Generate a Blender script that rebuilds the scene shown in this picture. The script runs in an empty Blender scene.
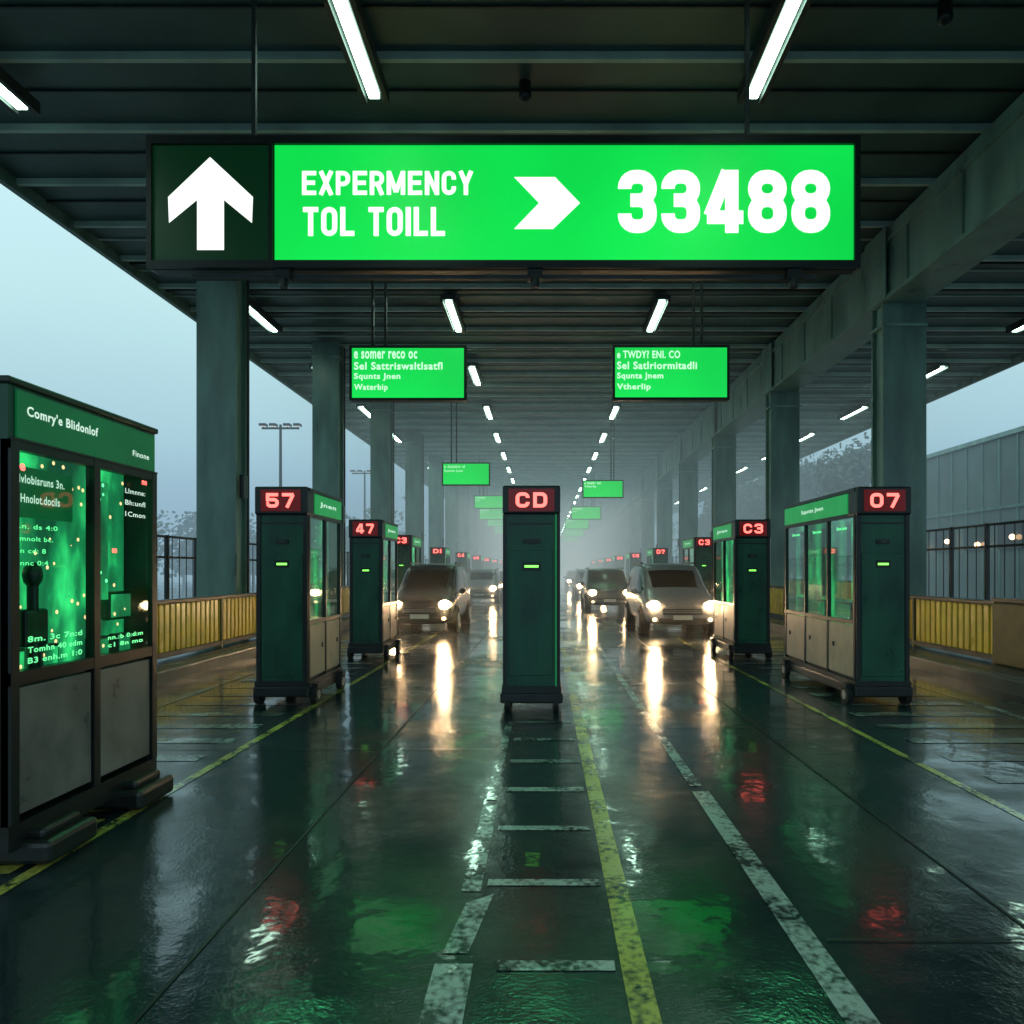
import bpy, bmesh, math, random
from mathutils import Vector, Matrix
random.seed(7)
sc=bpy.context.scene
sc.view_settings.view_transform='Standard'; sc.view_settings.look='None'; sc.view_settings.exposure=0
COL=sc.collection
# ---------------------------------------------------------------- materials
def mat(name, col, rough=.5, metal=0, emis=None, es=0, spec=.5, noise=0, nscale=8, bump=0, bscale=40, rvar=0, streak=0):
    m=bpy.data.materials.new(name); m.use_nodes=True
    nt=m.node_tree; b=nt.nodes['Principled BSDF']
    b.inputs['Base Color'].default_value=(*col,1); b.inputs['Roughness'].default_value=rough
    b.inputs['Metallic'].default_value=metal; b.inputs['Specular IOR Level'].default_value=spec
    if emis:
        b.inputs['Emission Color'].default_value=(*emis,1); b.inputs['Emission Strength'].default_value=es
    tc=nt.nodes.new('ShaderNodeTexCoord')
    if noise:
        n=nt.nodes.new('ShaderNodeTexNoise'); n.inputs['Scale'].default_value=nscale; n.inputs['Detail'].default_value=6
        if streak:
            mp=nt.nodes.new('ShaderNodeMapping'); mp.inputs['Scale'].default_value=(1,1,streak); nt.links.new(tc.outputs['Object'],mp.inputs['Vector']); nt.links.new(mp.outputs[0],n.inputs['Vector'])
        else: nt.links.new(tc.outputs['Object'],n.inputs['Vector'])
        r=nt.nodes.new('ShaderNodeMapRange'); r.inputs['From Min'].default_value=.3; r.inputs['From Max'].default_value=.7
        r.inputs['To Min'].default_value=1-noise; r.inputs['To Max'].default_value=1+noise
        nt.links.new(n.outputs['Fac'],r.inputs['Value'])
        mx=nt.nodes.new('ShaderNodeVectorMath'); mx.operation='SCALE'; mx.inputs[0].default_value=col
        nt.links.new(r.outputs[0],mx.inputs['Scale']); nt.links.new(mx.outputs[0],b.inputs['Base Color'])
        if rvar:
            r2=nt.nodes.new('ShaderNodeMapRange'); r2.inputs['From Min'].default_value=.3; r2.inputs['From Max'].default_value=.7
            r2.inputs['To Min'].default_value=max(0,rough-rvar); r2.inputs['To Max'].default_value=rough+rvar
            nt.links.new(n.outputs['Fac'],r2.inputs['Value']); nt.links.new(r2.outputs[0],b.inputs['Roughness'])
    if bump:
        n2=nt.nodes.new('ShaderNodeTexNoise'); n2.inputs['Scale'].default_value=bscale; n2.inputs['Detail'].default_value=4
        nt.links.new(tc.outputs['Object'],n2.inputs['Vector'])
        bp=nt.nodes.new('ShaderNodeBump'); bp.inputs['Strength'].default_value=bump; bp.inputs['Distance'].default_value=.02
        nt.links.new(n2.outputs['Fac'],bp.inputs['Height']); nt.links.new(bp.outputs[0],b.inputs['Normal'])
    return m

def asphalt(name, paint=None, wear=.5):
    m=bpy.data.materials.new(name); m.use_nodes=True; nt=m.node_tree; N=nt.nodes; L=nt.links
    b=N['Principled BSDF']; tc=N.new('ShaderNodeTexCoord')
    big=N.new('ShaderNodeTexNoise'); big.inputs['Scale'].default_value=.55; big.inputs['Detail'].default_value=7; big.inputs['Roughness'].default_value=.6
    fine=N.new('ShaderNodeTexNoise'); fine.inputs['Scale'].default_value=60; fine.inputs['Detail'].default_value=3
    mid=N.new('ShaderNodeTexNoise'); mid.inputs['Scale'].default_value=3.2; mid.inputs['Detail'].default_value=3
    for n in (big,fine,mid): L.new(tc.outputs['Object'],n.inputs['Vector'])
    r=N.new('ShaderNodeMapRange'); r.inputs['From Min'].default_value=.38; r.inputs['From Max'].default_value=.66
    r.inputs['To Min'].default_value=.09; r.inputs['To Max'].default_value=.29
    L.new(big.outputs['Fac'],r.inputs['Value']); L.new(r.outputs[0],b.inputs['Roughness'])
    b.inputs['Specular IOR Level'].default_value=.7; b.inputs['Specular Tint'].default_value=(.82,1,1,1)
    pm=N.new('ShaderNodeMapRange'); pm.inputs['From Min'].default_value=.56; pm.inputs['From Max'].default_value=.44
    pm.inputs['To Min'].default_value=0; pm.inputs['To Max'].default_value=.8; L.new(big.outputs['Fac'],pm.inputs['Value']); L.new(pm.outputs[0],b.inputs['Coat Weight'])
    b.inputs['Coat Roughness'].default_value=.06; b.inputs['Coat IOR'].default_value=1.5
    cr=N.new('ShaderNodeValToRGB'); cr.color_ramp.elements[0].position=.3; cr.color_ramp.elements[1].position=.75
    cr.color_ramp.elements[0].color=(.006,.015,.018,1); cr.color_ramp.elements[1].color=(.024,.043,.049,1)
    mm=N.new('ShaderNodeMath'); mm.operation='MULTIPLY_ADD'; mm.inputs[1].default_value=.5
    L.new(fine.outputs['Fac'],mm.inputs[0])
    m2=N.new('ShaderNodeMath'); m2.operation='MULTIPLY'; m2.inputs[1].default_value=.5
    L.new(big.outputs['Fac'],m2.inputs[0]); L.new(m2.outputs[0],mm.inputs[2]); L.new(mm.outputs[0],cr.inputs[0])
    col=cr.outputs[0]
    vo=N.new('ShaderNodeTexVoronoi'); vo.feature='DISTANCE_TO_EDGE'; vo.inputs['Scale'].default_value=.33
    mv=N.new('ShaderNodeVectorMath'); mv.operation='MULTIPLY_ADD'; mv.inputs[1].default_value=(.9,.9,.9)
    L.new(mid.outputs['Color'],mv.inputs[0]); L.new(tc.outputs['Object'],mv.inputs[2]); L.new(mv.outputs[0],vo.inputs['Vector'])
    ck=N.new('ShaderNodeMapRange'); ck.inputs['From Min'].default_value=0; ck.inputs['From Max'].default_value=.006
    ck.inputs['To Min'].default_value=.25; ck.inputs['To Max'].default_value=1
    L.new(vo.outputs['Distance'],ck.inputs['Value'])
    sc1=N.new('ShaderNodeVectorMath'); sc1.operation='SCALE'; L.new(col,sc1.inputs[0]); L.new(ck.outputs[0],sc1.inputs['Scale']); col=sc1.outputs[0]
    if paint:
        w=N.new('ShaderNodeMapRange'); w.inputs['From Min'].default_value=wear-.07; w.inputs['From Max'].default_value=wear+.07
        w2=N.new('ShaderNodeTexNoise'); w2.inputs['Scale'].default_value=30; w2.inputs['Detail'].default_value=8; L.new(tc.outputs['Object'],w2.inputs['Vector'])
        ad=N.new('ShaderNodeMath'); ad.operation='MULTIPLY_ADD'; ad.inputs[1].default_value=.45
        L.new(w2.outputs['Fac'],ad.inputs[0]); 
        m3=N.new('ShaderNodeMath'); m3.operation='MULTIPLY'; m3.inputs[1].default_value=.55; L.new(mid.outputs['Fac'],m3.inputs[0]); L.new(m3.outputs[0],ad.inputs[2])
        L.new(ad.outputs[0],w.inputs['Value'])
        mx=N.new('ShaderNodeMix'); mx.data_type='RGBA'; L.new(w.outputs[0],mx.inputs[0])
        mx.inputs[6].default_value=(*paint,1); L.new(col,mx.inputs[7]); col=mx.outputs[2]
    L.new(col,b.inputs['Base Color'])
    bs=N.new('ShaderNodeBump'); bs.inputs['Strength'].default_value=.35; bs.inputs['Distance'].default_value=.004; L.new(fine.outputs['Fac'],bs.inputs['Height'])
    bl=N.new('ShaderNodeBump'); bl.inputs['Strength'].default_value=.35; bl.inputs['Distance'].default_value=.02; L.new(mid.outputs['Fac'],bl.inputs['Height']); L.new(bs.outputs[0],bl.inputs['Normal'])
    L.new(bl.outputs[0],b.inputs['Normal'])
    bc=N.new('ShaderNodeBump'); bc.inputs['Strength'].default_value=.25; bc.inputs['Distance'].default_value=.02; L.new(mid.outputs['Fac'],bc.inputs['Height']); L.new(bc.outputs[0],b.inputs['Coat Normal'])
    return m

def emit(name,col,s=1,var=0):
    m=bpy.data.materials.new(name); m.use_nodes=True; nt=m.node_tree; b=nt.nodes['Principled BSDF']
    b.inputs['Base Color'].default_value=(*[c*.2 for c in col],1); b.inputs['Roughness'].default_value=.3
    b.inputs['Emission Color'].default_value=(*col,1); b.inputs['Emission Strength'].default_value=s
    if var:
        tc=nt.nodes.new('ShaderNodeTexCoord'); n=nt.nodes.new('ShaderNodeTexNoise'); n.inputs['Scale'].default_value=.6; n.inputs['Detail'].default_value=0
        nt.links.new(tc.outputs['Object'],n.inputs['Vector'])
        r=nt.nodes.new('ShaderNodeMapRange'); r.inputs['From Min'].default_value=.3; r.inputs['From Max'].default_value=.75
        r.inputs['To Min'].default_value=s*(1-var); r.inputs['To Max'].default_value=s*(1+var)
        nt.links.new(n.outputs['Fac'],r.inputs['Value']); nt.links.new(r.outputs[0],b.inputs['Emission Strength'])
    return m

def interior_glow_mat(name,s=1,dots=.15):  # booth interior light and coloured light dots painted as an emission pattern
    m=bpy.data.materials.new(name); m.use_nodes=True; nt=m.node_tree; N=nt.nodes; L=nt.links; b=N['Principled BSDF']
    tc=N.new('ShaderNodeTexCoord')
    mp=N.new('ShaderNodeMapping'); mp.inputs['Scale'].default_value=(1,1.6,.7); L.new(tc.outputs['Object'],mp.inputs['Vector'])
    n=N.new('ShaderNodeTexNoise'); n.inputs['Scale'].default_value=2.6; n.inputs['Detail'].default_value=5; L.new(mp.outputs[0],n.inputs['Vector'])
    cr=N.new('ShaderNodeValToRGB'); e=cr.color_ramp.elements; e[0].position=.36; e[0].color=(.003,.04,.018,1); e[1].position=.72; e[1].color=(.03,.60,.16,1)
    x=cr.color_ramp.elements.new(.52); x.color=(.006,.15,.05,1); L.new(n.outputs['Fac'],cr.inputs[0])
    vo=N.new('ShaderNodeTexVoronoi'); vo.inputs['Scale'].default_value=11; L.new(tc.outputs['Object'],vo.inputs['Vector'])
    lt=N.new('ShaderNodeMath'); lt.operation='LESS_THAN'; lt.inputs[1].default_value=dots; L.new(vo.outputs['Distance'],lt.inputs[0])
    mx=N.new('ShaderNodeMix'); mx.data_type='RGBA'; L.new(lt.outputs[0],mx.inputs[0]); L.new(cr.outputs[0],mx.inputs[6])
    cr2=N.new('ShaderNodeValToRGB'); cr2.color_ramp.interpolation='CONSTANT'; e=cr2.color_ramp.elements
    e[0].position=0; e[0].color=(.2,1,.45,1); e[1].position=.70; e[1].color=(1,.62,.3,1); x=cr2.color_ramp.elements.new(.35); x.color=(.02,.25,.09,1); x=cr2.color_ramp.elements.new(.95); x.color=(1,.05,.05,1)
    sp=N.new('ShaderNodeSeparateColor'); L.new(vo.outputs['Color'],sp.inputs[0]); L.new(sp.outputs[0],cr2.inputs[0]); L.new(cr2.outputs[0],mx.inputs[7])
    b.inputs['Base Color'].default_value=(.02,.05,.035,1); L.new(mx.outputs[2],b.inputs['Emission Color']); b.inputs['Emission Strength'].default_value=s
    return m

def glass_mat(name,tint=(.8,.95,.88),refl=.015):
    m=bpy.data.materials.new(name); m.use_nodes=True; nt=m.node_tree; N=nt.nodes; L=nt.links
    N.remove(N['Principled BSDF']); t=N.new('ShaderNodeBsdfTransparent'); t.inputs[0].default_value=(*tint,1)
    g=N.new('ShaderNodeBsdfGlossy'); g.inputs['Roughness'].default_value=.03; g.inputs[0].default_value=(.8,.95,.9,1)
    fr=N.new('ShaderNodeFresnel'); fr.inputs[0].default_value=1.35
    ad=N.new('ShaderNodeMath'); ad.operation='MULTIPLY_ADD'; ad.inputs[1].default_value=.6; ad.inputs[2].default_value=refl; L.new(fr.outputs[0],ad.inputs[0])
    mx=N.new('ShaderNodeMixShader'); L.new(ad.outputs[0],mx.inputs[0]); L.new(t.outputs[0],mx.inputs[1]); L.new(g.outputs[0],mx.inputs[2])
    L.new(mx.outputs[0],N['Material Output'].inputs[0]); return m

M=dict(
 ground=asphalt('wet_ground'), road=asphalt('wet_asphalt'),
 white=asphalt('worn_white_paint',(.46,.54,.50),.52), yellow=asphalt('worn_yellow_paint',(.50,.47,.09),.54), faint=asphalt('faded_white_paint',(.24,.29,.27),.5),
 seam=mat('joint',(.006,.008,.008),.5),
 kerb=mat('kerb_concrete',(.11,.13,.125),.3,noise=.3,nscale=3,bump=.3),
 pave=mat('paving',(.05,.075,.08),.22,noise=.3,nscale=2,bump=.3),
 steel=mat('painted_steel',(.13,.23,.20),.4,noise=.4,nscale=2.2,bump=.15,bscale=12,rvar=.15,streak=.25),
 steel2=mat('beam_steel',(.21,.34,.29),.4,noise=.35,nscale=1.8,bump=.15,bscale=12,rvar=.15,streak=.3),
 ceil=mat('ceiling_panel',(.07,.13,.125),.45,noise=.3,nscale=.7,bump=.2,bscale=5),
 rib=mat('ceiling_rib',(.52,.68,.62),.5,noise=.25,nscale=1),
 black=mat('black_metal',(.012,.014,.014),.35,noise=.3,nscale=6),
 dgreen=mat('dark_green_enamel',(.008,.085,.045),.33,noise=.45,nscale=3,bump=.05,bscale=60,rvar=.12,streak=.4),
 green=mat('green_enamel_glow',(.02,.30,.10),.35,emis=(.005,.40,.08),es=.5,noise=.2,nscale=3),  # enamel bands given their own glow so they look brighter
 kgreen=mat('kiosk_header_glow',(.01,.14,.055),.3,emis=(.002,.13,.035),es=.45,noise=.3,nscale=2),  # header brightness put in as emission
 beige=mat('beige_panel',(.52,.35,.26),.45,noise=.22,nscale=4,rvar=.1),
 greyp=mat('grey_panel',(.19,.165,.15),.4,noise=.3,nscale=4,rvar=.15),
 rubber=mat('rubber',(.015,.015,.015),.75,bump=.2), hub=mat('hub',(.35,.36,.36),.35,.8),
 yel=mat('yellow_barrier',(.90,.60,.04),.38,noise=.2,nscale=2.5,bump=.1,rvar=.15),
 yelb=mat('yellow_barrier_back',(.6,.38,.03),.5,noise=.3,nscale=3),
 olive=mat('olive_steel',(.13,.12,.035),.5,noise=.3,nscale=4),
 rail=mat('dark_rail',(.05,.06,.06),.45,.3,noise=.3,nscale=3),
 tube=emit('fluorescent_tube',(.64,1,.78),17),
 signg=emit('sign_green_face',(.004,.74,.075),1.0,.12), signdg=emit('sign_dark_green_face',(.001,.022,.006),.7),
 signt=emit('sign_white_letter',(.93,1,.95),1.25), signs=emit('small_sign_green',(.006,.58,.07),1.25,.15), signst=emit('small_sign_letter',(.6,1,.7),1.1),
 red=emit('red_led',(1,.12,.10),3.4), redd=mat('led_panel_glass',(.02,.004,.004),.25,emis=(.25,.004,.004),es=.3), ledg=emit('green_led',(.2,1,.1),2.5),
 txt=emit('header_letter',(.75,1,.85),.9), iglow=interior_glow_mat('interior_glow_panel',1.7), scrtxt=emit('screen_letter',(.15,1,.35),1.3),
 glass=glass_mat('booth_glass'), 
 cardark=mat('car_paint_dark',(.045,.05,.055),.22,.4,noise=.1), carsil=mat('car_paint_silver',(.30,.31,.32),.25,.5,noise=.1),
 carglass=mat('car_glass',(.006,.009,.01),.12,spec=.4), head=emit('headlamp',(1,.62,.30),80), head2=emit('headlamp_housing',(1,.64,.35),4),
 plate=mat('plate',(.6,.6,.55),.4), amber=emit('warm_lamp',(1,.62,.3),8),
 bldg=mat('building_cladding',(.12,.17,.155),.6,noise=.2,nscale=.4), bwin=mat('building_window',(.02,.03,.035),.1),
 bark=mat('bark',(.05,.04,.03),.8,noise=.3), leaf=mat('foliage',(.035,.055,.035),.7,noise=.5,nscale=.5),
 lampw=emit('mast_lamp',(.9,.95,1),.6),
)
# ---------------------------------------------------------------- mesh builder
class B:
    def __init__(s): s.bm=bmesh.new(); s.mats=[]
    def mi(s,k):
        if k not in s.mats: s.mats.append(k)
        return s.mats.index(k)
    def box(s,x0,x1,y0,y1,z0,z1,k,bev=0):
        r=bmesh.ops.create_cube(s.bm,size=1); vs=r['verts']
        bmesh.ops.scale(s.bm,vec=(abs(x1-x0),abs(y1-y0),abs(z1-z0)),verts=vs)
        bmesh.ops.translate(s.bm,vec=((x0+x1)/2,(y0+y1)/2,(z0+z1)/2),verts=vs)
        i=s.mi(k)
        fs={f for v in vs for f in v.link_faces}
        for f in fs: f.material_index=i
        if bev:
            es=list({e for v in vs for e in v.link_edges})
            r=bmesh.ops.bevel(s.bm,geom=es,offset=bev,segments=2,affect='EDGES',profile=.5)
            for f in r['faces']: f.material_index=i
        return s
    def cyl(s,c,r,d,axis,k,seg=16,r2=None):
        R={'X':Matrix.Rotation(math.pi/2,4,'Y'),'Y':Matrix.Rotation(math.pi/2,4,'X'),'Z':Matrix.Identity(4)}[axis]
        q=bmesh.ops.create_cone(s.bm,cap_ends=True,segments=seg,radius1=r,radius2=r if r2 is None else r2,depth=d,matrix=Matrix.Translation(c)@R)
        i=s.mi(k)
        for f in {f for v in q['verts'] for f in v.link_faces}: f.material_index=i
        return s
    def sph(s,c,sx,sy,sz,k,sub=2):
        q=bmesh.ops.create_icosphere(s.bm,subdivisions=sub,radius=1,matrix=Matrix.Translation(c)@Matrix.Diagonal((sx,sy,sz,1)))
        i=s.mi(k)
        for f in {f for v in q['verts'] for f in v.link_faces}: f.material_index=i; f.smooth=True
        return s
    def quad(s,pts,k):
        vs=[s.bm.verts.new(p) for p in pts]; f=s.bm.faces.new(vs); f.material_index=s.mi(k); return s
    def done(s,name,parent=None,loc=None):
        bmesh.ops.recalc_face_normals(s.bm,faces=s.bm.faces)
        me=bpy.data.meshes.new(name); s.bm.to_mesh(me); s.bm.free()
        for k in s.mats: me.materials.append(M[k])
        o=bpy.data.objects.new(name,me); COL.objects.link(o)
        if parent: o.parent=parent
        if loc: o.location=loc
        return o
def empty(name,loc=(0,0,0)):
    o=bpy.data.objects.new(name,None); o.location=loc; o.empty_display_size=.2; COL.objects.link(o); return o
def text(s,w,h,k,loc,rotz=0,parent=None,bold=.0,name='lettering',ext=.004):
    cu=bpy.data.curves.new(name,'FONT'); cu.body=s; cu.offset=bold; cu.size=1; cu.resolution_u=3; cu.space_character=1.06+bold*2
    o=bpy.data.objects.new('tmp',cu); COL.objects.link(o)
    dg=bpy.context.evaluated_depsgraph_get(); me=bpy.data.meshes.new_from_object(o.evaluated_get(dg)); bpy.data.objects.remove(o)
    xs=[v.co.x for v in me.vertices]; ys=[v.co.y for v in me.vertices]
    cx,cy=(min(xs)+max(xs))/2,(min(ys)+max(ys))/2; fx,fy=w/(max(xs)-min(xs)),h/(max(ys)-min(ys))
    for v in me.vertices: v.co=((v.co.x-cx)*fx,(v.co.y-cy)*fy,0)
    me.materials.clear(); me.materials.append(M[k])
    ob=bpy.data.objects.new(name,me); COL.objects.link(ob); ob.location=loc; ob.rotation_euler=(math.pi/2,0,rotz)
    if parent: ob.parent=parent
    return ob
# condensed block lettering built from thick rounded strokes -----------------
def arc(cx,cy,r,a0,a1,n=5): return [(cx+r*math.cos(math.radians(a0+(a1-a0)*i/n)),cy+r*math.sin(math.radians(a0+(a1-a0)*i/n))) for i in range(n+1)]
def glyph(c,W,t):
    a=t/2; x0,x1,y0,y1=a,W-a,a,1-a; r=min((x1-x0)*.5,.24); m=.5*W; S=[]
    def rr(ya,yb,q): return arc(x1-q,yb-q,q,0,90)+arc(x0+q,yb-q,q,90,180)+arc(x0+q,ya+q,q,180,270)+arc(x1-q,ya+q,q,270,360)
    if c in 'O0': S=[(rr(y0,y1,r),1)]
    elif c=='8': q=min(r,(y1-.52)*.49); S=[(rr(.52,y1,q),1),(rr(y0,.52,q),1)]
    elif c=='3':
        q=min(r,.17); S=[([(x0,.70)]+arc(x0+q,y1-q,q,180,90)+arc(x1-q,y1-q,q,90,0)+arc(x1-q,.52+q,q,0,-90)+[(W*.32,.52)],0),([(x0,.31)]+arc(x0+q,y0+q,q,180,270)+arc(x1-q,y0+q,q,-90,0)+arc(x1-q,.52-q,q,0,90)+[(W*.32,.52)],0)]
    elif c=='4': S=[([(W*.70,0),(W*.70,1)],0),([(W*.60,.98),(a*.8,.27)],0),([(a*.35,.25),(W,.25)],0)]
    elif c=='5': q=min(r,.2); S=[([(W-a*.4,y1),(x0,y1),(x0,.55),(x1-q,.55)]+arc(x1-q,.55-q,q,90,0)+arc(x1-q,y0+q,q,0,-90)+arc(x0+q,y0+q,q,270,180)+[(x0,.28)],0)]
    elif c=='7': S=[([(0,y1),(x1+a*.3,y1)],0),([(x1,y1),(W*.38,0)],0)]
    elif c=='1': S=[([(m,0),(m,1)],0)]
    elif c=='C': S=[([(x1,.64)]+arc(x1-r,y1-r,r,0,90)+arc(x0+r,y1-r,r,90,180)+arc(x0+r,y0+r,r,180,270)+arc(x1-r,y0+r,r,270,360)+[(x1,.36)],0)]
    elif c=='D': S=[([(x0,y0)]+arc(x1-r,y0+r,r,270,360)+arc(x1-r,y1-r,r,0,90)+[(x0,y1)],1)]
    elif c=='E': S=[([(x0,0),(x0,1)],0),([(x0,y1),(W,y1)],0),([(x0,y0),(W,y0)],0),([(x0,.51),(W*.92,.51)],0)]
    elif c=='X': S=[([(a*.8,0),(W-a*.8,1)],0),([(a*.8,1),(W-a*.8,0)],0)]
    elif c in 'PR':
        q=.2; S=[([(x0,0),(x0,1)],0),([(x0,y1),(x1-q,y1)]+arc(x1-q,y1-q,q,90,0)+arc(x1-q,.46+q,q,0,-90)+[(x0,.46)],0)]
        if c=='R': S.append(([(W*.55,.46),(x1+a*.2,0)],0))
    elif c=='M': S=[([(x0,0),(x0,1)],0),([(x1,0),(x1,1)],0),([(x0,.97),(m,.12)],0),([(x1,.97),(m,.12)],0)]
    elif c=='N': S=[([(x0,0),(x0,1)],0),([(x1,0),(x1,1)],0),([(x0,.95),(x1,.05)],0)]
    elif c=='Y': S=[([(a*.8,1),(m,.45)],0),([(W-a*.8,1),(m,.45)],0),([(m,0),(m,.5)],0)]
    elif c=='T': S=[([(m,0),(m,1)],0),([(0,y1),(W,y1)],0)]
    elif c=='L': S=[([(x0,0),(x0,1)],0),([(x0,y0),(W,y0)],0)]
    elif c=='I': S=[([(m,0),(m,1)],0)]
    return S
def block(s,w,h,k,loc,parent=None,t=.2,cw=.56,gap=.09,name='lettering'):
    b=B(); i=b.mi(k); x=0; ww=[]
    for c in s:
        ww.append({' ':.28,'I':t,'1':t,'M':cw*1.3,'L':cw*.88,'T':cw*.95}.get(c,cw))
    tot=sum(ww)+gap*(len(s)-1); fx=w/tot; lay=0
    for c,W in zip(s,ww):
        for pts,closed in (glyph(c,W,t) if c!=' ' else []):
            P=[Vector(pts[0])]
            for p in pts[1:]:
                if (Vector(p)-P[-1]).length>1e-4: P.append(Vector(p))
            if closed and (P[0]-P[-1]).length<1e-4: P.pop()
            n=len(P); Lv=[];Rv=[]; lay=(lay+1)%6
            for j in range(n):
                d0=(P[j]-P[j-1]) if (j>0 or closed) else P[1]-P[0]
                d1=(P[(j+1)%n]-P[j]) if (j<n-1 or closed) else P[j]-P[j-1]
                d0=d0.normalized(); d1=d1.normalized(); n0=Vector((-d0.y,d0.x)); n1=Vector((-d1.y,d1.x)); nn=(n0+n1).normalized(); ml=min(1/max(.3,nn.dot(n0)),1.6)
                for sg,A in ((1,Lv),(-1,Rv)):
                    q=P[j]+nn*ml*t/2*sg; A.append(b.bm.verts.new(((x+q.x-tot/2)*fx,(q.y-.5)*h,lay*.0006)))
            for j in range(n if closed else n-1):
                f=b.bm.faces.new((Lv[j],Rv[j],Rv[(j+1)%n],Lv[(j+1)%n])); f.material_index=i
        x+=W+gap
    o=b.done(name,parent,loc); o.rotation_euler=(math.pi/2,0,0); return o
# ---------------------------------------------------------------- camera
F=700.; CH=1.65
cam=bpy.data.cameras.new('camera'); co=bpy.data.objects.new('camera',cam); COL.objects.link(co); sc.camera=co
co.location=(0,0,CH); co.rotation_euler=(math.pi/2,0,0)
cam.sensor_width=36; cam.lens=F/1024*36; cam.shift_x=-33/1024; cam.shift_y=58/1024; cam.clip_end=2000; cam.clip_start=.05
# ---------------------------------------------------------------- world
w=bpy.data.worlds.new('World'); sc.world=w; w.use_nodes=True; N=w.node_tree.nodes; L=w.node_tree.links; bg=N['Background']
sky=N.new('ShaderNodeTexSky'); sky.sky_type='NISHITA'; sky.sun_disc=False; sky.sun_elevation=math.radians(8); sky.sun_rotation=math.radians(-60)
tc=N.new('ShaderNodeTexCoord'); sx=N.new('ShaderNodeSeparateXYZ'); L.new(tc.outputs['Generated'],sx.inputs[0])
cr=N.new('ShaderNodeValToRGB'); e=cr.color_ramp.elements; e[0].position=0; e[0].color=(.17,.31,.47,1); e[1].position=1; e[1].color=(1.0,1.35,1.45,1)
for p,c in ((.08,(.27,.44,.60)),(.18,(.41,.65,.75)),(.32,(.52,.80,.84)),(.6,(.7,1.0,1.1))):
    x=e.new(p); x.color=(*c,1)
nz=N.new('ShaderNodeTexNoise'); nz.inputs['Scale'].default_value=2.2; nz.inputs['Detail'].default_value=4; L.new(tc.outputs['Generated'],nz.inputs['Vector'])
ma=N.new('ShaderNodeMath'); ma.operation='MULTIPLY_ADD'; ma.inputs[1].default_value=.12; L.new(nz.outputs['Fac'],ma.inputs[0]); 
ms=N.new('ShaderNodeMath'); ms.operation='SUBTRACT'; ms.inputs[1].default_value=.05; L.new(sx.outputs['Z'],ms.inputs[0]); L.new(ms.outputs[0],ma.inputs[2]); L.new(ma.outputs[0],cr.inputs[0])
sv=N.new('ShaderNodeVectorMath'); sv.operation='SCALE'; sv.inputs['Scale'].default_value=.004; L.new(sky.outputs[0],sv.inputs[0])
av=N.new('ShaderNodeVectorMath'); av.operation='ADD'; L.new(sv.outputs[0],av.inputs[0]); L.new(cr.outputs[0],av.inputs[1])
L.new(av.outputs[0],bg.inputs[0]); bg.inputs[1].default_value=1.0
sun=bpy.data.lights.new('sun','SUN'); sun.energy=.3; sun.angle=math.radians(20); sun.color=(1,.93,.85)
so=bpy.data.objects.new('sun',sun); COL.objects.link(so); so.rotation_euler=(math.radians(60),0,math.radians(60)); so.location=(-20,20,30)
# ---------------------------------------------------------------- ground, road
B().quad([(-400,-60,0),(400,-60,0),(400,900,0),(-400,900,0)],'ground').done('ground')
B().quad([(-5.5,-20,.004),(6.2,-20,.004),(6.2,190,.004),(-5.5,190,.004)],'road').done('road')
b=B(); z=.008
def mk(x0,x1,y0,y1,k,zz=z): b.quad([(x0,y0,zz),(x1,y0,zz),(x1,y1,zz),(x0,y1,zz)],k)
mk(.315,.425,1,170,'yellow'); mk(1.09,1.215,1,5.2,'white'); mk(1.10,1.19,5.32,170,'white')
mk(-.46,-.30,1,2.92,'white'); b.quad([(-.44,3.0,z),(-.33,3.0,z),(-.26,3.55,z),(-.39,3.45,z)],'white'); mk(-.43,-.33,3.58,4.9,'white'); mk(-.42,-.35,5.0,7.6,'faint')
for i in range(-1,7):
    y=2.87+.775*i; mk(-.2 if i<1 else -.3,.29,y,y+(.075 if i<3 else .1),'white' if i<4 else 'faint')
mk(-2.83,-2.75,-5,170,'yellow'); mk(3.14,3.21,-5,170,'yellow')
for i in range(34):
    y=5.4+i*.62
    mk(-4.5,-3.0,y,y+.2,'faint'); mk(3.5,5.1,y,y+.2,'faint')
for i in range(10):
    y=1.5+i*.34; b.quad([(-3.6,y,z),(-2.9,y+.25,z),(-2.9,y+.40,z),(-3.6,y+.15,z)],'yellow')
mk(-4.75,-4.62,-5,170,'faint'); mk(5.25,5.38,-5,170,'faint')
mk(-1.50,-1.485,-5,170,'seam'); mk(2.2,2.215,-5,170,'seam')
for y in (2.2,6.4,10.6,14.8,19,23.2): mk(-5.4,-.5,y,y+.012,'seam',.012); mk(1.25,6.1,y+.9,y+.912,'seam',.012)
b.done('road_markings')
b=B(); b.box(-5.75,-5.5,-20,190,-.1,.2,'kerb',.03); b.box(-9,-5.75,-20,190,-.1,.195,'pave'); b.done('pavement')
b=B(); b.box(6.2,6.45,-20,190,-.1,.2,'kerb',.03); b.box(6.45,17,-20,190,-.1,.195,'pave'); b.done('pavement')
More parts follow.
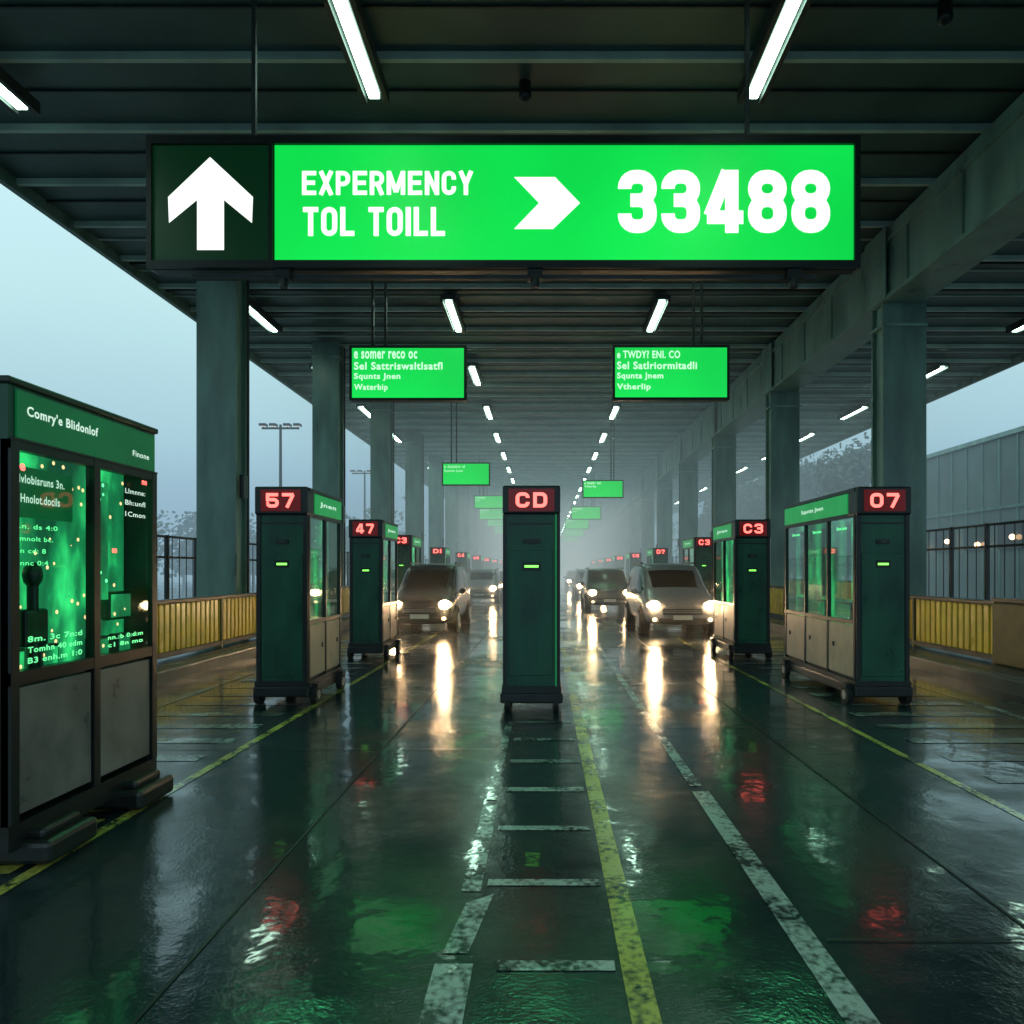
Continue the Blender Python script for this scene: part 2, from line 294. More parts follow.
# ---------------------------------------------------------------- canopy
H=8.95; XL,XR=-10.,16.4; Y0,Y1=-6,185
can=empty('toll_plaza_canopy')
b=B(); b.box(XL,XR,Y0,Y1,H+.12,H+.5,'ceil'); b.box(XL-.12,XL,Y0,Y1,H-.12,H+.6,'steel'); b.box(XR,XR+.12,Y0,Y1,H-.12,H+.6,'steel')
b.done('roof',can)
b=B(); y=1.9
while y<Y1:
    b.box(XL,XR,y,y+.08,H+.0,H+.115,'rib'); b.box(XL,XR,y+.8,y+.83,H+.085,H+.115,'rib' if y>14 else 'rail')
    if y>16: b.box(XL,XR,y+.35,y+.45,H+.06,H+.115,'rail')
    y+=1.62
b.done('ceiling_ribs',can)
b=B()
b.box(7.25,7.31,Y0,Y1,7.42,H-.06,'steel2'); b.box(7.31,7.95,Y0,Y1,7.48,H-.07,'steel'); b.box(7.17,8.05,Y0,Y1,7.34,7.42,'steel2')
b.box(7.19,7.25,Y0,Y1,8.55,8.62,'steel2')
y=1.
while y<120: b.box(7.225,7.25,y,y+.06,7.43,8.54,'steel'); y+=1.85
b.done('longitudinal_beam',can)
b=B(); k=0
while 14.9+7.42*(k-2)<Y1-4:
    y=14.9+7.42*(k-2)
    for xc,zt,w_ in ((-7.0,H-.03,.42),(7.66,7.34,.46)):
        b.box(xc-w_,xc+w_,y,y+.07,.2,zt,'steel'); b.box(xc-w_,xc+w_,y+.48,y+.55,.2,zt,'steel'); b.box(xc-w_+.08,xc+w_-.08,y+.07,y+.48,.2,zt,'steel2')
        b.box(xc-w_-.07,xc+w_+.07,y-.07,y+.62,.2,.28,'steel')
        b.box(xc-w_-.025,xc+w_+.025,y-.025,y+.575,zt-.5,zt-.44,'steel2')
    b.box(7.145,7.168,y-.2,y+.75,7.36,8.86,'steel2'); b.box(7.168,7.22,y+.2,y+.3,7.43,8.5,'steel2')
    b.box(-6.57,-6.47,y+.15,y+.35,3.2,3.7,'black'); b.box(7.1,7.19,y+.15,y+.35,2.9,3.3,'black')
    b.cyl((-6.54,y+.52,4.6),.03,8.6,'Z','rail',8)
    k+=1
b.done('columns',can)
def light_mesh():
    b=B(); b.box(-.2,.2,-1.22,1.22,.03,.14,'rail'); b.box(-.075,.075,-1.12,1.12,-.03,.03,'tube'); b.box(-.2,-.13,-1.22,1.22,-.05,.03,'rail'); b.box(.13,.2,-1.22,1.22,-.05,.03,'rail'); return b
first=None
for x in (-8.0,-2.55,3.1,13.9):
    ys=[3.7,9.6]+[13.6+6*i for i in range(22)]
    for y in ys:
        if x==-8.0 and y==13.6: continue
        if x in (-2.55,3.1) and y<12: y-=.25
        if first is None:
            first=light_mesh().done('ceiling_light',loc=(x,y,H-.22))
        else:
            o=bpy.data.objects.new('ceiling_light',first.data); COL.objects.link(o); o.location=(x,y,H-.22)
for x,y in ((-.3,10.6),(5.2,9.1)):
    b=B(); b.cyl((0,0,.1),.09,.2,'Z','black'); b.sph((0,0,0),.1,.1,.09,'black'); b.done('ceiling_camera',loc=(x,y,H-.12))
# ---------------------------------------------------------------- main sign
SY=8.5
def PX(px,Y): return (px-545)/F*Y
def PZ(py,Y): return CH+(570-py)/F*Y
s=empty('overhead_toll_sign')
b=B(); x0,x1,z0,z1=PX(147,SY),PX(860,SY),PZ(268,SY),PZ(136,SY)
b.box(x0,x1,SY+.03,SY+.22,z0,z1,'black',.03)
b.box(x0,x1,SY-.02,SY+.03,z1-.10,z1,'black'); b.box(x0,x1,SY-.02,SY+.03,z0,z0+.09,'black')
b.box(x0,x0+.06,SY-.02,SY+.03,z0+.09,z1-.1,'black'); b.box(x1-.07,x1,SY-.02,SY+.03,z0+.09,z1-.1,'black')
b.box(PX(269,SY),PX(273,SY),SY-.02,SY+.03,z0+.09,z1-.1,'black')
b.box(x0+.5,x1-.5,SY+.10,SY+.16,z0-.09,z0-.04,'rail')
for px in (282,535,795):
    x=PX(px,SY); b.box(x-.09,x+.09,SY-.0,SY+.16,z0-.12,z0-.01,'black'); b.cyl((x,SY+.05,z0-.17),.05,.1,'Z','black')
for px in (250,750):
    x=PX(px,SY); b.box(x-.025,x+.025,SY+.1,SY+.15,z1,H,'rail')
b.done('housing',s)
B().quad([(PX(274,SY),SY+.02,z0+.09),(x1-.07,SY+.02,z0+.09),(x1-.07,SY+.02,z1-.1),(PX(274,SY),SY+.02,z1-.1)],'signg').done('green_face',s)
B().quad([(x0+.06,SY+.02,z0+.09),(PX(269,SY),SY+.02,z0+.09),(PX(269,SY),SY+.02,z1-.1),(x0+.06,SY+.02,z1-.1)],'signdg').done('arrow_face',s)
def poly(pts,k,name,parent,Y):
    b=B(); b.quad([(PX(p[0],Y),Y,PZ(p[1],Y)) for p in pts],k); return b.done(name,parent)
poly([(210,157),(253,197),(252,223),(224,200),(224,250),(197,250),(197,200),(169,223),(168,197)],'signt','up_arrow',s,SY+.015)
poly([(514,177),(555,177),(580,203),(553,229),(514,229),(539,203)],'signt','chevron_arrow',s,SY+.015)
def sgt(tx,a,b_,c,d,**kw):
    Y=SY+.014; block(tx,(b_-a)/F*Y,(d-c)/F*Y,'signt',(PX((a+b_)/2,Y),Y,PZ((c+d)/2,Y)),s,**kw)
sgt('EXPERMENCY',302,473,171,195,t=.18,cw=.58,gap=.11); sgt('TOL TOILL',303,445,207,236,t=.175,cw=.55,gap=.10); sgt('33488',618,830,170,233,t=.215,cw=.62,gap=.075)
for x in (PX(282,SY),PX(535,SY),PX(795,SY)):
    l=bpy.data.lights.new('added_green_spot','SPOT'); l.energy=95; l.color=(.12,1,.38); l.spot_size=math.radians(125); l.spot_blend=1; l.shadow_soft_size=.3  # green spots added at the fixtures to wash the floor green
    lo=bpy.data.objects.new('added_green_spot',l); COL.objects.link(lo); lo.parent=s; lo.location=(x,SY+.05,z0-.26); lo.rotation_euler=(math.radians(-22),0,0)
# ---------------------------------------------------------------- small hanging signs
def hsign(X,Y,Z,w,h,lines):
    s=empty('hanging_sign',(X,Y,Z)); b=B()
    b.box(-w/2,w/2,.01,.16,-h/2,h/2,'black',.02); t=.05
    b.box(-w/2,w/2,-.02,.01,h/2-t,h/2,'black'); b.box(-w/2,w/2,-.02,.01,-h/2,-h/2+t,'black'); b.box(-w/2,-w/2+t,-.02,.01,-h/2+t,h/2-t,'black'); b.box(w/2-t,w/2,-.02,.01,-h/2+t,h/2-t,'black')
    for x in (-.31*w,-.2*w) if X<0 else (.27*w,.2*w): b.box(x-.025,x+.025,.06,.11,h/2,H-Z,'black')
    b.done('housing',s)
    B().quad([(-w/2+t,.004,-h/2+t),(w/2-t,.004,-h/2+t),(w/2-t,.004,h/2-t),(-w/2+t,.004,h/2-t)],'signs').done('face',s)
    for i,l in enumerate(lines):
        lw=len(l)*w*.036; text(l,lw,h*.14,'signst',(-w/2+t*1.8+lw/2,0,h*.33-i*h*.2),0,s,.025)
hsign(PX(408,14),14,PZ(373,14),117*14/F,55*14/F,['e somer reco oc','Sel Sattriswsltlsatfl','Squnts Jnen','Waterbip'])
hsign(PX(671,14),14,PZ(372.5,14),117*14/F,55*14/F,['e TWDY? ENI. CO','Sel Satlriormitadli','Squnta Jnem','Vtherlip'])
hsign(PX(466,30),30,PZ(474,30),48*30/F,23*30/F,['e Sattisw sl','Squnts Jnen'])
hsign(PX(603,34),34,PZ(489,34),41*34/F,18*34/F,['e Satlir ml','Vtherlip'])
for px,py,Y,w_ in ((489,502,46,30),(586,513,47,30),(492,514,58,26),(577,524,60,24),(498,522,74,22),(574,532,76,20),(503,530,92,18),(570,538,95,16)):
    hsign(PX(px,Y),Y,PZ(py,Y),w_*Y/F,w_*.44*Y/F,['e Sattisl','Jnen'])
# ---------------------------------------------------------------- toll booths
def booth(xr,y0,W,D,side,label,h=2.63,lower='beige',header='Squnts Jnen',panes=3):
    s=empty('toll_booth',(xr,y0,0)); S=side
    def bx(b,a,c,*r,**k): 
        a,c=S*a,S*c; b.box(min(a,c),max(a,c),*r,**k)
    b=B()
    bx(b,-.03,W+.03,-.05,D+.05,.11,.24,'black',bev=.02); bx(b,-.02,W+.02,-.02,D+.02,.24,.30,'black')
    bx(b,.02,W-.02,.06,D-.02,.30,.34,'black'); bx(b,0,W,.0,D,h-.30,h-.02,'dgreen'); bx(b,-.02,W+.02,.02,D+.02,h-.02,h+.02,'black')
    bx(b,W-.04,W,0.05,D,.3,h-.30,'dgreen'); bx(b,.04,W-.04,D-.04,D,.3,h-.30,'dgreen')
    bx(b,.03,W-.03,.0,.05,.30,h-.30,'dgreen'); bx(b,0,.05,-.015,.06,.30,h-.30,'black'); bx(b,W-.05,W,-.015,.05,.30,h-.30,'black')
    bx(b,.06,W-.06,-.012,0,.36,h-.78,'dgreen',bev=.006)
    bx(b,.05,W-.05,-.008,0,h-.42,h-.40,'black')
    bx(b,W*.38,W*.62,-.02,0,h-.66,h-.61,'black'); bx(b,W*.44,W*.56,-.028,-.02,h-.65,h-.62,'rail')
    bx(b,W*.36,W*.64,-.016,0,h-.95,h-.86,'black')
    bx(b,W*.4,W*.6,-.02,-.016,h-.92,h-.895,'ledg')
    for xx in (.09,W-.09):
        for zz in (.42,h-.84): b.cyl((S*xx,-.014,zz),.012,.01,'Y','rail',8)
    bx(b,-.01,W+.01,-.05,.22,h-.31,h+.03,'black',bev=.02)
    bx(b,.07,W-.07,-.056,-.05,h-.27,h-.01,'redd')
    b.done('body',s)
    b=B(); zl=.98 if lower=='beige' else .92
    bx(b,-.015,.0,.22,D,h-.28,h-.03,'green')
    n=panes; seg=(D-.06)/n
    bx(b,-.005,.04,.05,D,zl,zl+.05,'black')
    bx(b,-.005,.04,.05,D,h-.33,h-.28,'black')
    for i in range(n+1):
        y=.05+i*seg; bx(b,-.008,.04,y-.022,y+.022,.30,h-.33,'black')
    for i in range(n):
        y=.05+i*seg; bx(b,.0,.03,y+.03,y+seg-.03,.33,zl-.01,lower,bev=.005)
        bx(b,.008,.03,y+.022,y+.03,.30,zl,'black')
        bx(b,-.012,0,y+seg*.74,y+seg*.79,.66,.72,'black')
    b.done('side_frame',s)
    b=B()
    for i in range(n):
        y=.05+i*seg; b.quad([(S*.015,y+.022,zl+.05),(S*.015,y+seg-.022,zl+.05),(S*.015,y+seg-.022,h-.33),(S*.015,y+.022,h-.33)],'glass')
    b.done('windows',s)
    b=B(); xi=.15
    bx(b,xi,xi+.02,.06,D-.05,zl-.1,h-.32,'iglow'); bx(b,.06,xi,.06,D-.05,zl-.14,zl-.1,'rail')
    for i in range(n):
        y=.05+(i+.5)*seg
        bx(b,.07,.12,y-.14,y+.10,zl+.02,zl+.26,'black'); bx(b,.065,.07,y-.12,y+.08,zl+.05,zl+.23,'iglow')
        bx(b,.08,.13,y-.02,y+.0,zl+.3,h-.4,'black')
    b.done('interior',s)
    b=B()
    for y in (.14,D-.16):
        for xx in (-.05,W+.02):
            b.cyl((S*xx,y,.115),.115,.07,'X','rubber',24); b.cyl((S*(xx-(.036 if xx<0 else -.036)),y,.115),.06,.012,'X','hub',14)
        bx(b,-.10,-.03,y-.08,y+.08,.20,.26,'black')
    b.done('casters',s)
    block(label,W*.56,.175,'red',(S*W/2,-.062,h-.14),s,.22,.85,.22,'led_number')
    rz=math.pi/2 if S<0 else -math.pi/2
    text(header,min(D*.5,.8),.075,'txt',(-S*.019,D*.55,h-.15),rz,s,.01,'header_lettering')
    if panes==3:
        for i in range(3): text('Sm:un',.3,.04,'scrtxt',(S*.012,.05+(i+.5)*seg,h-.45),rz,s,.01,'screen_lettering')
    return s
def centre(x,y,W,D,label,h=2.6):
    s=empty('toll_booth',(x,y,0)); b=B(); a=W/2
    b.box(-a-.04,a+.04,-.04,D+.04,.10,.22,'black',.02); b.box(-a-.02,a+.02,-.02,D+.02,.22,.3,'black')
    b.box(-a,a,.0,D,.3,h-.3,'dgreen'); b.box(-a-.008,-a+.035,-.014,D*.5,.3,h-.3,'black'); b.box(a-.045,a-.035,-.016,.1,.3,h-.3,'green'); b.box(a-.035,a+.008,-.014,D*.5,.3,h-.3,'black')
    b.box(-a+.06,a-.08,-.012,0,.42,h-.72,'dgreen',.006); b.box(-a+.06,a-.08,-.006,0,h-.42,h-.4,'black')
    b.box(-.10,.10,-.02,0,h-.64,h-.59,'black'); b.box(-.11,.11,-.016,0,h-.96,h-.86,'black'); b.box(-.08,.08,-.02,-.016,h-.92,h-.895,'ledg')
    for xx in (-a+.09,a-.11):
        for zz in (.48,h-.78): b.cyl((xx,-.014,zz),.012,.01,'Y','rail',8)
    b.box(-a-.01,a+.01,-.05,D,h-.3,h+.03,'black',.02); b.box(-a+.06,a-.06,-.056,-.05,h-.27,h-.01,'redd')
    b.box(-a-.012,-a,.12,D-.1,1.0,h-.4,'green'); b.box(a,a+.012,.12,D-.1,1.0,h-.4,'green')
    b.done('body',s); b=B()
    for xx in (-a+.04,a-.04):
        for y_ in (.03,D-.08): b.cyl((xx,y_,.09),.09,.06,'X','rubber',20); b.cyl((xx,y_,.09),.045,.064,'X','hub',14)
    b.done('casters',s); block(label,W*.56,.175,'red',(0,-.062,h-.14),s,.22,.85,.22,'led_number')
centre(PX(531.5,8.15),8.15,.65,.75,'CD')
booth(-2.88,8.5,.62,1.35,-1,'57',panes=2,header='Jnen')
booth(-3.0,12.9,.60,1.3,-1,'47',2.55,panes=2,header='Jnen')
booth(3.78,8.5,.64,2.5,1,'07',panes=3)
booth(3.50,12.9,.64,1.6,1,'C3',2.55,panes=2,header='Jnen')
booth(-4.1,21.5,.62,1.6,-1,'C3',2.7,panes=2,header='Jnen'); booth(4.9,23,.64,1.8,1,'C3',2.7,panes=2,header='Jnen')
lab=['D1','C4','C5','D3','C8','D7']
for i in range(6):
    booth(-4.3,30+8.5*i,.62,1.6,-1,lab[i],2.6,panes=2,header='Jnen'); booth(4.8,31+8.5*i,.64,1.8,1,lab[-1-i],2.6,panes=2,header='Jnen')
for i,Y in enumerate((48,60,75)): centre(.1,Y,.65,.8,'C%d'%(i+3))
# big near kiosk
xr=-2.9
s=empty('ticket_kiosk',(xr,3.78,0)); D=1.42; h=2.66; b=B()
b.box(-1.2,0.0,0,D,h-.30,h,'dgreen'); b.box(-1.22,.02,-.02,D+.02,h,h+.04,'black',.01); b.box(-1.2,.01,-.01,D+.01,.12,.26,'black')
b.box(-1.2,0,0,.04,.26,h-.3,'black'); b.box(-1.2,0,D-.03,D,.26,h-.3,'black'); b.box(-1.2,-1.16,.04,D-.03,.26,h-.3,'dgreen')
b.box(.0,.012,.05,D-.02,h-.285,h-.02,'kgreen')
for y in (0,.70,D-.06): b.box(-.04,.018,y,y+.06,.26,h-.30,'black')
b.box(-.04,.016,.0,D,1.02,1.09,'black'); b.box(-.04,.016,0,D,h-.35,h-.30,'black'); b.box(.012,.022,0,D,h-.30,h-.286,'black')
b.box(-.03,.004,.07,.69,.30,1.0,'greyp',.006); b.box(-.03,.004,.77,D-.07,.30,1.0,'greyp',.006)
for y in (.07,.95):
    b.box(-.25,.17,y,y+.44,.02,.15,'black',.03); b.box(-.2,.10,y+.06,y+.38,.14,.2,'black',.02)
b.done('body',s); b=B()
for a,c in ((.06,.70),(.76,D-.06)): b.quad([(0,a,1.09),(0,c,1.09),(0,c,h-.35),(0,a,h-.35)],'glass')
b.done('windows',s); b=B()
b.box(-.22,-.20,.05,D+-.05,1.0,h-.31,'iglow'); b.box(-.20,-.05,.05,D-.05,.98,1.02,'rail')
b.box(-.09,-.07,.10,.62,1.95,h-.42,'kgreen'); b.box(-.09,-.07,.80,.98,1.45,h-.42,'iglow')
for y in (.12,.4,.9,1.15):
    b.box(-.18,-.11,y,y+.16,1.02,1.2,'rail',.01); b.box(-.11,-.105,y+.02,y+.14,1.08,1.18,'iglow')
b.cyl((-.13,.36,1.3),.03,.55,'Z','black'); b.sph((-.13,.36,1.62),.05,.06,.08,'black'); b.box(-.17,-.1,.26,.46,1.2,1.42,'black',.02)
b.box(-.17,-.1,1.04,1.3,1.3,1.5,'black',.02); b.box(-.1,-.095,1.06,1.28,1.32,1.48,'iglow')
b.done('interior',s)
RZ=math.pi/2
text("Comry'e Blidonlof",.62,.075,'txt',(.015,.43,h-.13),RZ,s,.022,'header_lettering')
text("Finone",.2,.04,'txt',(.015,1.22,h-.19),RZ,s,.012,'header_lettering')
for i,(t,wd) in enumerate((('Hvlobisruns 3n.',.40),('Hnolot.docils',.32))):
    text(t,wd,.05,'txt',(-.066,.34,2.17-i*.11),RZ,s,.015,'screen_lettering')
for r,(t,wd) in enumerate((('Rn. ds 4:0',.34),('Smnolt bc.',.3),('3n cd: 8',.24),('Lnnc 0:4',.26))):
    text(t,wd,.028,'scrtxt',(-.066,.18+wd/2-.04,1.90-r*.07),RZ,s,.015,'screen_lettering')
for r in range(3):
    text(('8m. 3c 7n:d','Tomhn 40 sdm','B3 enh.m 1:0')[r],.46,.034,'scrtxt',(.004,.37,1.26-r*.06),RZ,s,.02,'screen_lettering')
for r,t in enumerate(('Llmnne:','Bh:unfl','1Cmon')): text(t,.24,.035,'txt',(.004,1.17,2.2-r*.08),RZ,s,.01,'screen_lettering')
for r,t in enumerate(('nn.:b 0:d:m','c1 8n mo')): text(t,.4,.03,'scrtxt',(.004,1.06,1.2-r*.05),RZ,s,.02,'screen_lettering')
text('nn',.05,.03,'red',(.004,.93,1.78),RZ,s,.03,'screen_lettering'); text('mn',.06,.03,'red',(.004,1.28,2.28),RZ,s,.03,'screen_lettering')
text('e',.04,.04,'red',(.004,.10,2.22),RZ,s,.03,'screen_lettering')
# ---------------------------------------------------------------- barriers and fences
def barrier(X,ya,yb):
    b=B(); b.box(X-.06,X+.06,ya,yb,1.10,1.17,'rail',.01); b.box(X-.06,X+.06,ya,yb,.24,.32,'rail')
    b.box(X-.012,X+.012,ya,yb,.33,1.09,'yelb')
    y=ya
    while y<yb: b.box(X-.035,X+.035,y,y+.13,.32,1.10,'yel',.012 if y<22 else 0); y+=.17
    y=ya
    while y<yb: b.box(X-.065,X+.065,y-.03,y+.03,.19,1.14,'olive'); y+=2.4
    return b
barrier(-6.15,6,70).done('yellow_barrier')
b=barrier(7.05,10.9,70); b.box(6.95,7.2,9.6,10.85,.195,1.16,'olive',.03); b.box(6.93,7.22,9.58,10.87,1.16,1.22,'rail'); b.done('yellow_barrier')
def fence(X,top,ya,yb):
    b=B(); y=ya
    while y<yb:
        b.box(X-.035,X+.035,y-.035,y+.035,.195,top,'black'); y+=1.25
    for zz in (top-.06,top-.5,.5): b.box(X-.02,X+.02,ya,yb,zz,zz+.05,'black')
    y=ya
    while y<yb: b.box(X-.008,X+.008,y,y+.016,.5,top-.06,'rail'); y+=.3
    return b
fence(-8.1,2.4,5,80).done('metal_fence'); fence(9.0,2.6,8,80).done('metal_fence')
# ---------------------------------------------------------------- cars
def car(X,Y,Wd,paint,Hh=1.8,Ln=4.6,on=True,power=60,yaw=0):
    s=empty('car',(X,Y,0)); s.rotation_euler=(0,0,yaw); w=Wd/2
    st=[(0,.30,.62,.78,'h'),(.06,.24,.80,.90,'h'),(.45,.24,.97,.97,'h'),(1.0,.24,1.10,1.0,'h'),(1.78,.24,Hh-.10,1.0,'r'),(2.0,.24,Hh-.05,1.0,'r'),(2.08,.24,Hh-.03,1.0,'r'),(2.9,.24,Hh,1.0,'r'),(2.98,.24,Hh,1.0,'r'),(3.8,.24,Hh-.03,1.0,'r'),(4.3,.26,Hh-.10,.97,'r'),(4.52,.30,1.15,.94,'h'),(4.6,.34,.8,.88,'h')]
    bm=bmesh.new(); rings=[]
    for (y,zb,zt,k,t) in st:
        ww=w*k; y*=Ln/4.6
        if t=='h': pr=[(0,zb),(.85*ww,zb),(ww,zb+.14),(ww,zt-.18),(.97*ww,zt-.07),(.88*ww,zt-.02),(.7*ww,zt),(0,zt+.02)]
        else: pr=[(0,zb),(.85*ww,zb),(ww,zb+.14),(ww,.92),(.97*ww,1.06),(.84*ww,zt-.09),(.76*ww,zt-.01),(0,zt+.02)]
        ring=[(x,y,z_) for x,z_ in pr]+[(-x,y,z_) for x,z_ in pr[-2:0:-1]]
        rings.append([bm.verts.new(p) for p in ring])
    n=len(rings[0])
    for i in range(len(rings)-1):
        for j in range(n):
            f=bm.faces.new((rings[i][j],rings[i][(j+1)%n],rings[i+1][(j+1)%n],rings[i+1][j])); f.smooth=True
            jj=j if j<7 else n-1-j
            if jj==4 and i in (3,4,6,8,9): f.material_index=1
            if jj==6 and i in (3,10): f.material_index=1
    bm.faces.new(rings[0][::-1]); bm.faces.new(rings[-1])
    bmesh.ops.recalc_face_normals(bm,faces=bm.faces)
    me=bpy.data.meshes.new('body'); bm.to_mesh(me); bm.free(); me.materials.append(M[paint]); me.materials.append(M['carglass'])
    o=bpy.data.objects.new('body',me); COL.objects.link(o); o.parent=s; md=o.modifiers.new('s','SUBSURF'); md.levels=2; md.render_levels=2
    b=B()
    b.box(-w*.52,w*.52,-.035,.12,.52,.68,'black',.02); b.box(-w*.50,w*.50,-.045,-.03,.575,.592,'hub'); b.box(-w*.50,w*.50,-.045,-.03,.62,.635,'hub')
    b.box(-w*.62,w*.62,-.03,.15,.30,.44,'black',.03); b.box(-.24,.24,-.06,-.03,.40,.51,'plate')
    for sx_ in (-1,1):
        b.sph((sx_*w*.74,.12,.76),.19,.16,.10,'head2'); b.sph((sx_*w*.72,.0,.40),.06,.04,.05,'head2')
        b.sph((sx_*(w+.10),1.18,1.08),.10,.06,.075,paint); b.box(min(sx_*w*.9,sx_*(w+.1)),max(sx_*w*.9,sx_*(w+.1)),1.17,1.22,1.03,1.06,'black')
        b.box(min(sx_*w*.80,sx_*w*.74),max(sx_*w*.80,sx_*w*.74),2.0,3.9,Hh-.02,Hh+.03,'black')
    b.done('trim',s); b=B()
    for sx_ in (-1,1):
        for yy in (.82,3.65):
            b.cyl((sx_*(w-.10),yy,.33),.38,.235,'X','black',28); b.cyl((sx_*(w-.095),yy,.325),.325,.25,'X','rubber',28); b.cyl((sx_*(w-.09),yy,.325),.2,.26,'X','hub',14)
    b.done('wheels',s)
    if on:
        b=B()
        for sx_ in (-1,1): b.sph((sx_*w*.74,-.02,.76),.15,.06,.12,'head')
        b.done('headlights',s)
        for sx_ in (-1,1):
            l=bpy.data.lights.new('headlight_beam','SPOT'); l.energy=power; l.color=(1,.66,.36); l.spot_size=math.radians(90); l.spot_blend=1; l.shadow_soft_size=.07
            lo=bpy.data.objects.new('headlight_beam',l); COL.objects.link(lo); lo.parent=s; lo.location=(sx_*w*.74,-.15,.76); lo.rotation_euler=(math.radians(70),0,math.pi)
    return s
car(-3.22,18.0,1.72,'cardark',1.84,power=140)
car(3.46,17.6,1.94,'carsil',1.84,power=140)
car(2.55,27.5,1.85,'cardark',1.72,power=60)
car(-3.2,34,1.8,'carsil',1.7,power=60)
car(2.6,39,1.8,'carsil',1.7,power=50); car(-2.3,50,1.8,'carsil',1.7,power=50); car(2.6,56,1.8,'cardark',1.6,power=50); car(-3.3,66,1.8,'cardark',1.6,power=50); car(-2.4,42,1.8,'cardark',1.6,power=50)
# ---------------------------------------------------------------- mast lamps, building, trees
for Y in (45,66,90):
    s=empty('street_lamp',(-17,Y,0)); b=B(); b.cyl((0,0,5.5),.13,11,'Z','rail',12,.08); b.box(-1.2,1.2,-.05,.05,10.7,10.82,'rail'); b.cyl((0,0,.3),.3,.6,'Z','steel')
    for x in (-1.1,-.45,.45,1.1): b.box(x-.22,x+.22,-.25,.2,10.88,11.05,'rail',.03); b.box(x-.16,x+.16,-.2,.15,10.855,10.88,'lampw'); b.box(x-.03,x+.03,-.03,.03,10.82,10.87,'steel')
    b.done('mast',s)
s=empty('warehouse_building'); b=B(); b.box(25,42,26,52,0,8.9,'bldg'); b.box(24.85,42.1,25.85,52.15,8.9,9.15,'steel2')
for i in range(17): b.box(24.93,25,26.4+i*1.5,26.5+i*1.5,0,8.85,'steel')
b.box(24.9,24.92,26,52,5.0,5.15,'steel')
for i in range(8): b.box(24.88,24.98,27.2+i*3.1,29.2+i*3.1,2.8,4.2,'bwin')
b.done('walls',s); b=B()
for i in range(8): b.sph((24.7,28+i*3,3.4 if i%2 else 3.1),.15,.15,.15,'amber')
b.done('wall_lamps',s)
def tree(X,Y,h,R,n,name='tree'):
    b=B(); b.cyl((0,0,h*.25),.03*h,h*.5,'Z','bark',8,.015*h)
    cl=[]
    for i in range(11):
        a=random.uniform(0,6.28); r=random.uniform(.1,.75)*R; cz=h*random.uniform(.4,.9); c=Vector((math.cos(a)*r,math.sin(a)*r,cz)); cl.append((c,random.uniform(.25,.42)*R))
        p0=Vector((0,0,h*.3)); d=(c-p0); q=d.to_track_quat('Z','Y').to_matrix().to_4x4()
        bmesh.ops.create_cone(b.bm,cap_ends=True,segments=6,radius1=.012*h,radius2=.004*h,depth=d.length,matrix=Matrix.Translation((p0+c)/2)@q)
    cl.append((Vector((0,0,h*.8)),R*.4))
    li=b.mi('leaf')
    for i in range(n):
        c,r=random.choice(cl); v=Vector([random.gauss(0,.42) for _ in range(3)])*r+c; sz=random.uniform(.2,.45)
        u=Vector([random.gauss(0,1) for _ in range(3)]).normalized(); w_=u.orthogonal().normalized()
        f=b.bm.faces.new([b.bm.verts.new(v+u*sz),b.bm.verts.new(v+w_*sz*.6),b.bm.verts.new(v-u*sz),b.bm.verts.new(v-w_*sz*.6)]); f.material_index=li
    return b.done(name,loc=(X,Y,0))
for X,Y,h,R in ((26,60,12.5,4.5),(21,64,10,4),(31,63,13.5,5),(17.5,68,9,4),(37,60,11,4),(28,74,13,5),(23,70,11,4)): tree(X,Y,h,R,6000)
b=B()
li=b.mi('leaf')
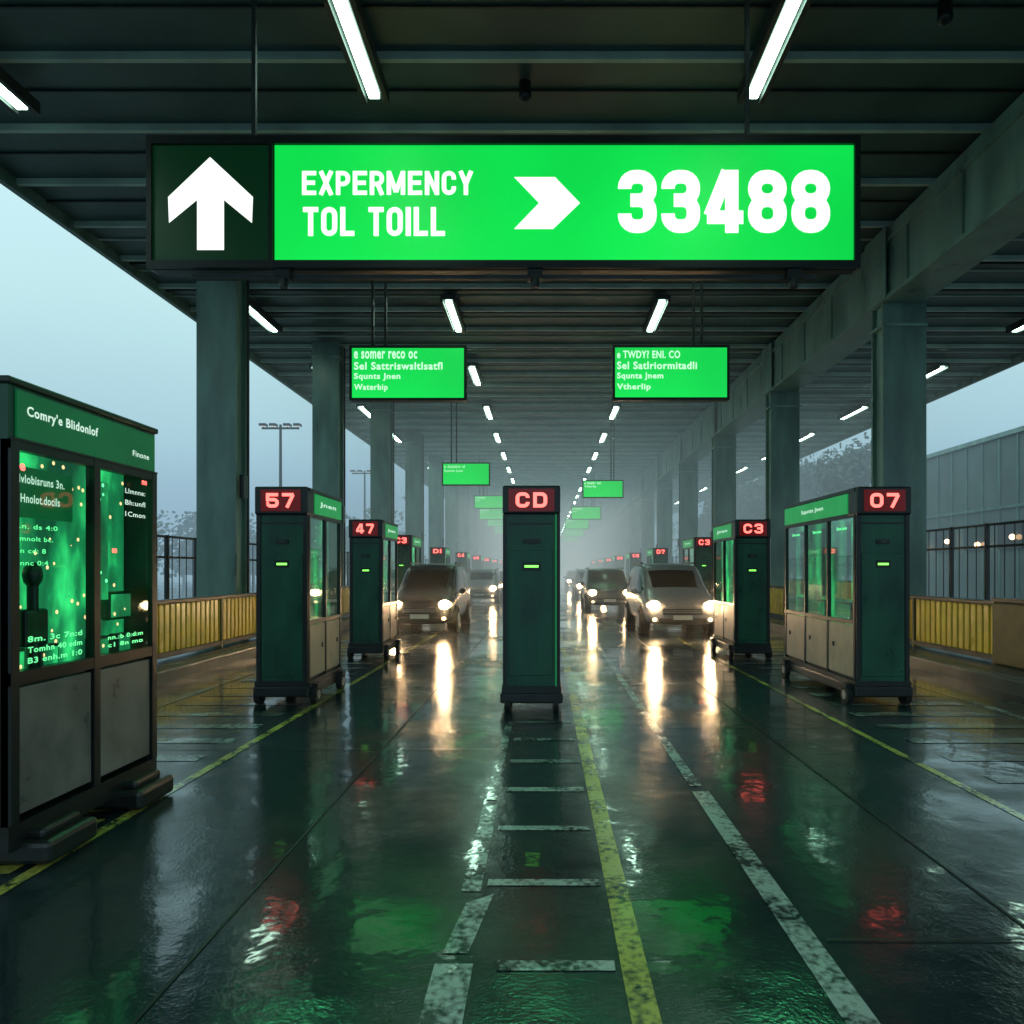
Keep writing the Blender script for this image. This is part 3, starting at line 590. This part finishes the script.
for k in range(150):
    x=-20-k*.9+random.uniform(-2,2) if k<110 else 20+ (k-110)*2.4; Y=random.uniform(92,108); hh=random.uniform(5,10.5)
    b.cyl((x,Y,hh*.3),.2,hh*.6,'Z','bark',5)
    for i in range(190):
        v=Vector((x+random.gauss(0,1.5),Y+random.gauss(0,1.2),hh*random.uniform(.1,1)**.8)); sz=random.uniform(.25,.6)
        u=Vector([random.gauss(0,1) for _ in range(3)]).normalized(); w_=u.orthogonal().normalized()
        f=b.bm.faces.new([b.bm.verts.new(v+u*sz),b.bm.verts.new(v+w_*sz*.6),b.bm.verts.new(v-u*sz),b.bm.verts.new(v-w_*sz*.6)]); f.material_index=li
b.done('distant_tree_line')
# ---------------------------------------------------------------- mist (lit haze painted in as self-glowing volumes)
def vol(name,col,dens,scat,box):
    m=bpy.data.materials.new(name); m.use_nodes=True; N=m.node_tree.nodes; L=m.node_tree.links; N.remove(N['Principled BSDF']); out=None
    if dens:
        ab=N.new('ShaderNodeVolumeAbsorption'); ab.inputs['Color'].default_value=(0,0,0,1); ab.inputs['Density'].default_value=dens
        em=N.new('ShaderNodeEmission'); em.inputs[0].default_value=(*col,1); em.inputs[1].default_value=dens
        out=N.new('ShaderNodeAddShader'); L.new(ab.outputs[0],out.inputs[0]); L.new(em.outputs[0],out.inputs[1])
    if scat:
        v=N.new('ShaderNodeVolumeScatter'); v.inputs['Density'].default_value=scat; v.inputs['Anisotropy'].default_value=.7; v.inputs['Color'].default_value=(1,1,1,1)
        if out:
            a2=N.new('ShaderNodeAddShader'); L.new(out.outputs[0],a2.inputs[0]); L.new(v.outputs[0],a2.inputs[1]); out=a2
        else: out=v
    L.new(out.outputs[0],N['Material Output'].inputs['Volume']); M[name]=m
    B().box(*box,name).done('haze_proxy')
vol('haze_proxy',(.30,.47,.57),.007,0,(-150,150,30,300,-.5,14))  # open-air haze, emission coloured like the sky
vol('glow_haze_inner',(.23,.34,.33),.011,.004,(-9.8,16.2,22,184,.03,8.7))  # haze under the canopy: painted glow plus some scatter
vol('halo_scatter',(0,0,0),0,.006,(-6,7,13.5,21.9,.03,3.5))  # scattering box added around the near cars for headlight halos
vol('headlight_glow_low',(.75,.82,.78),.012,0,(-5.4,6.1,36,180,.04,6))  # brighter emission painted in as the glow of distant headlights
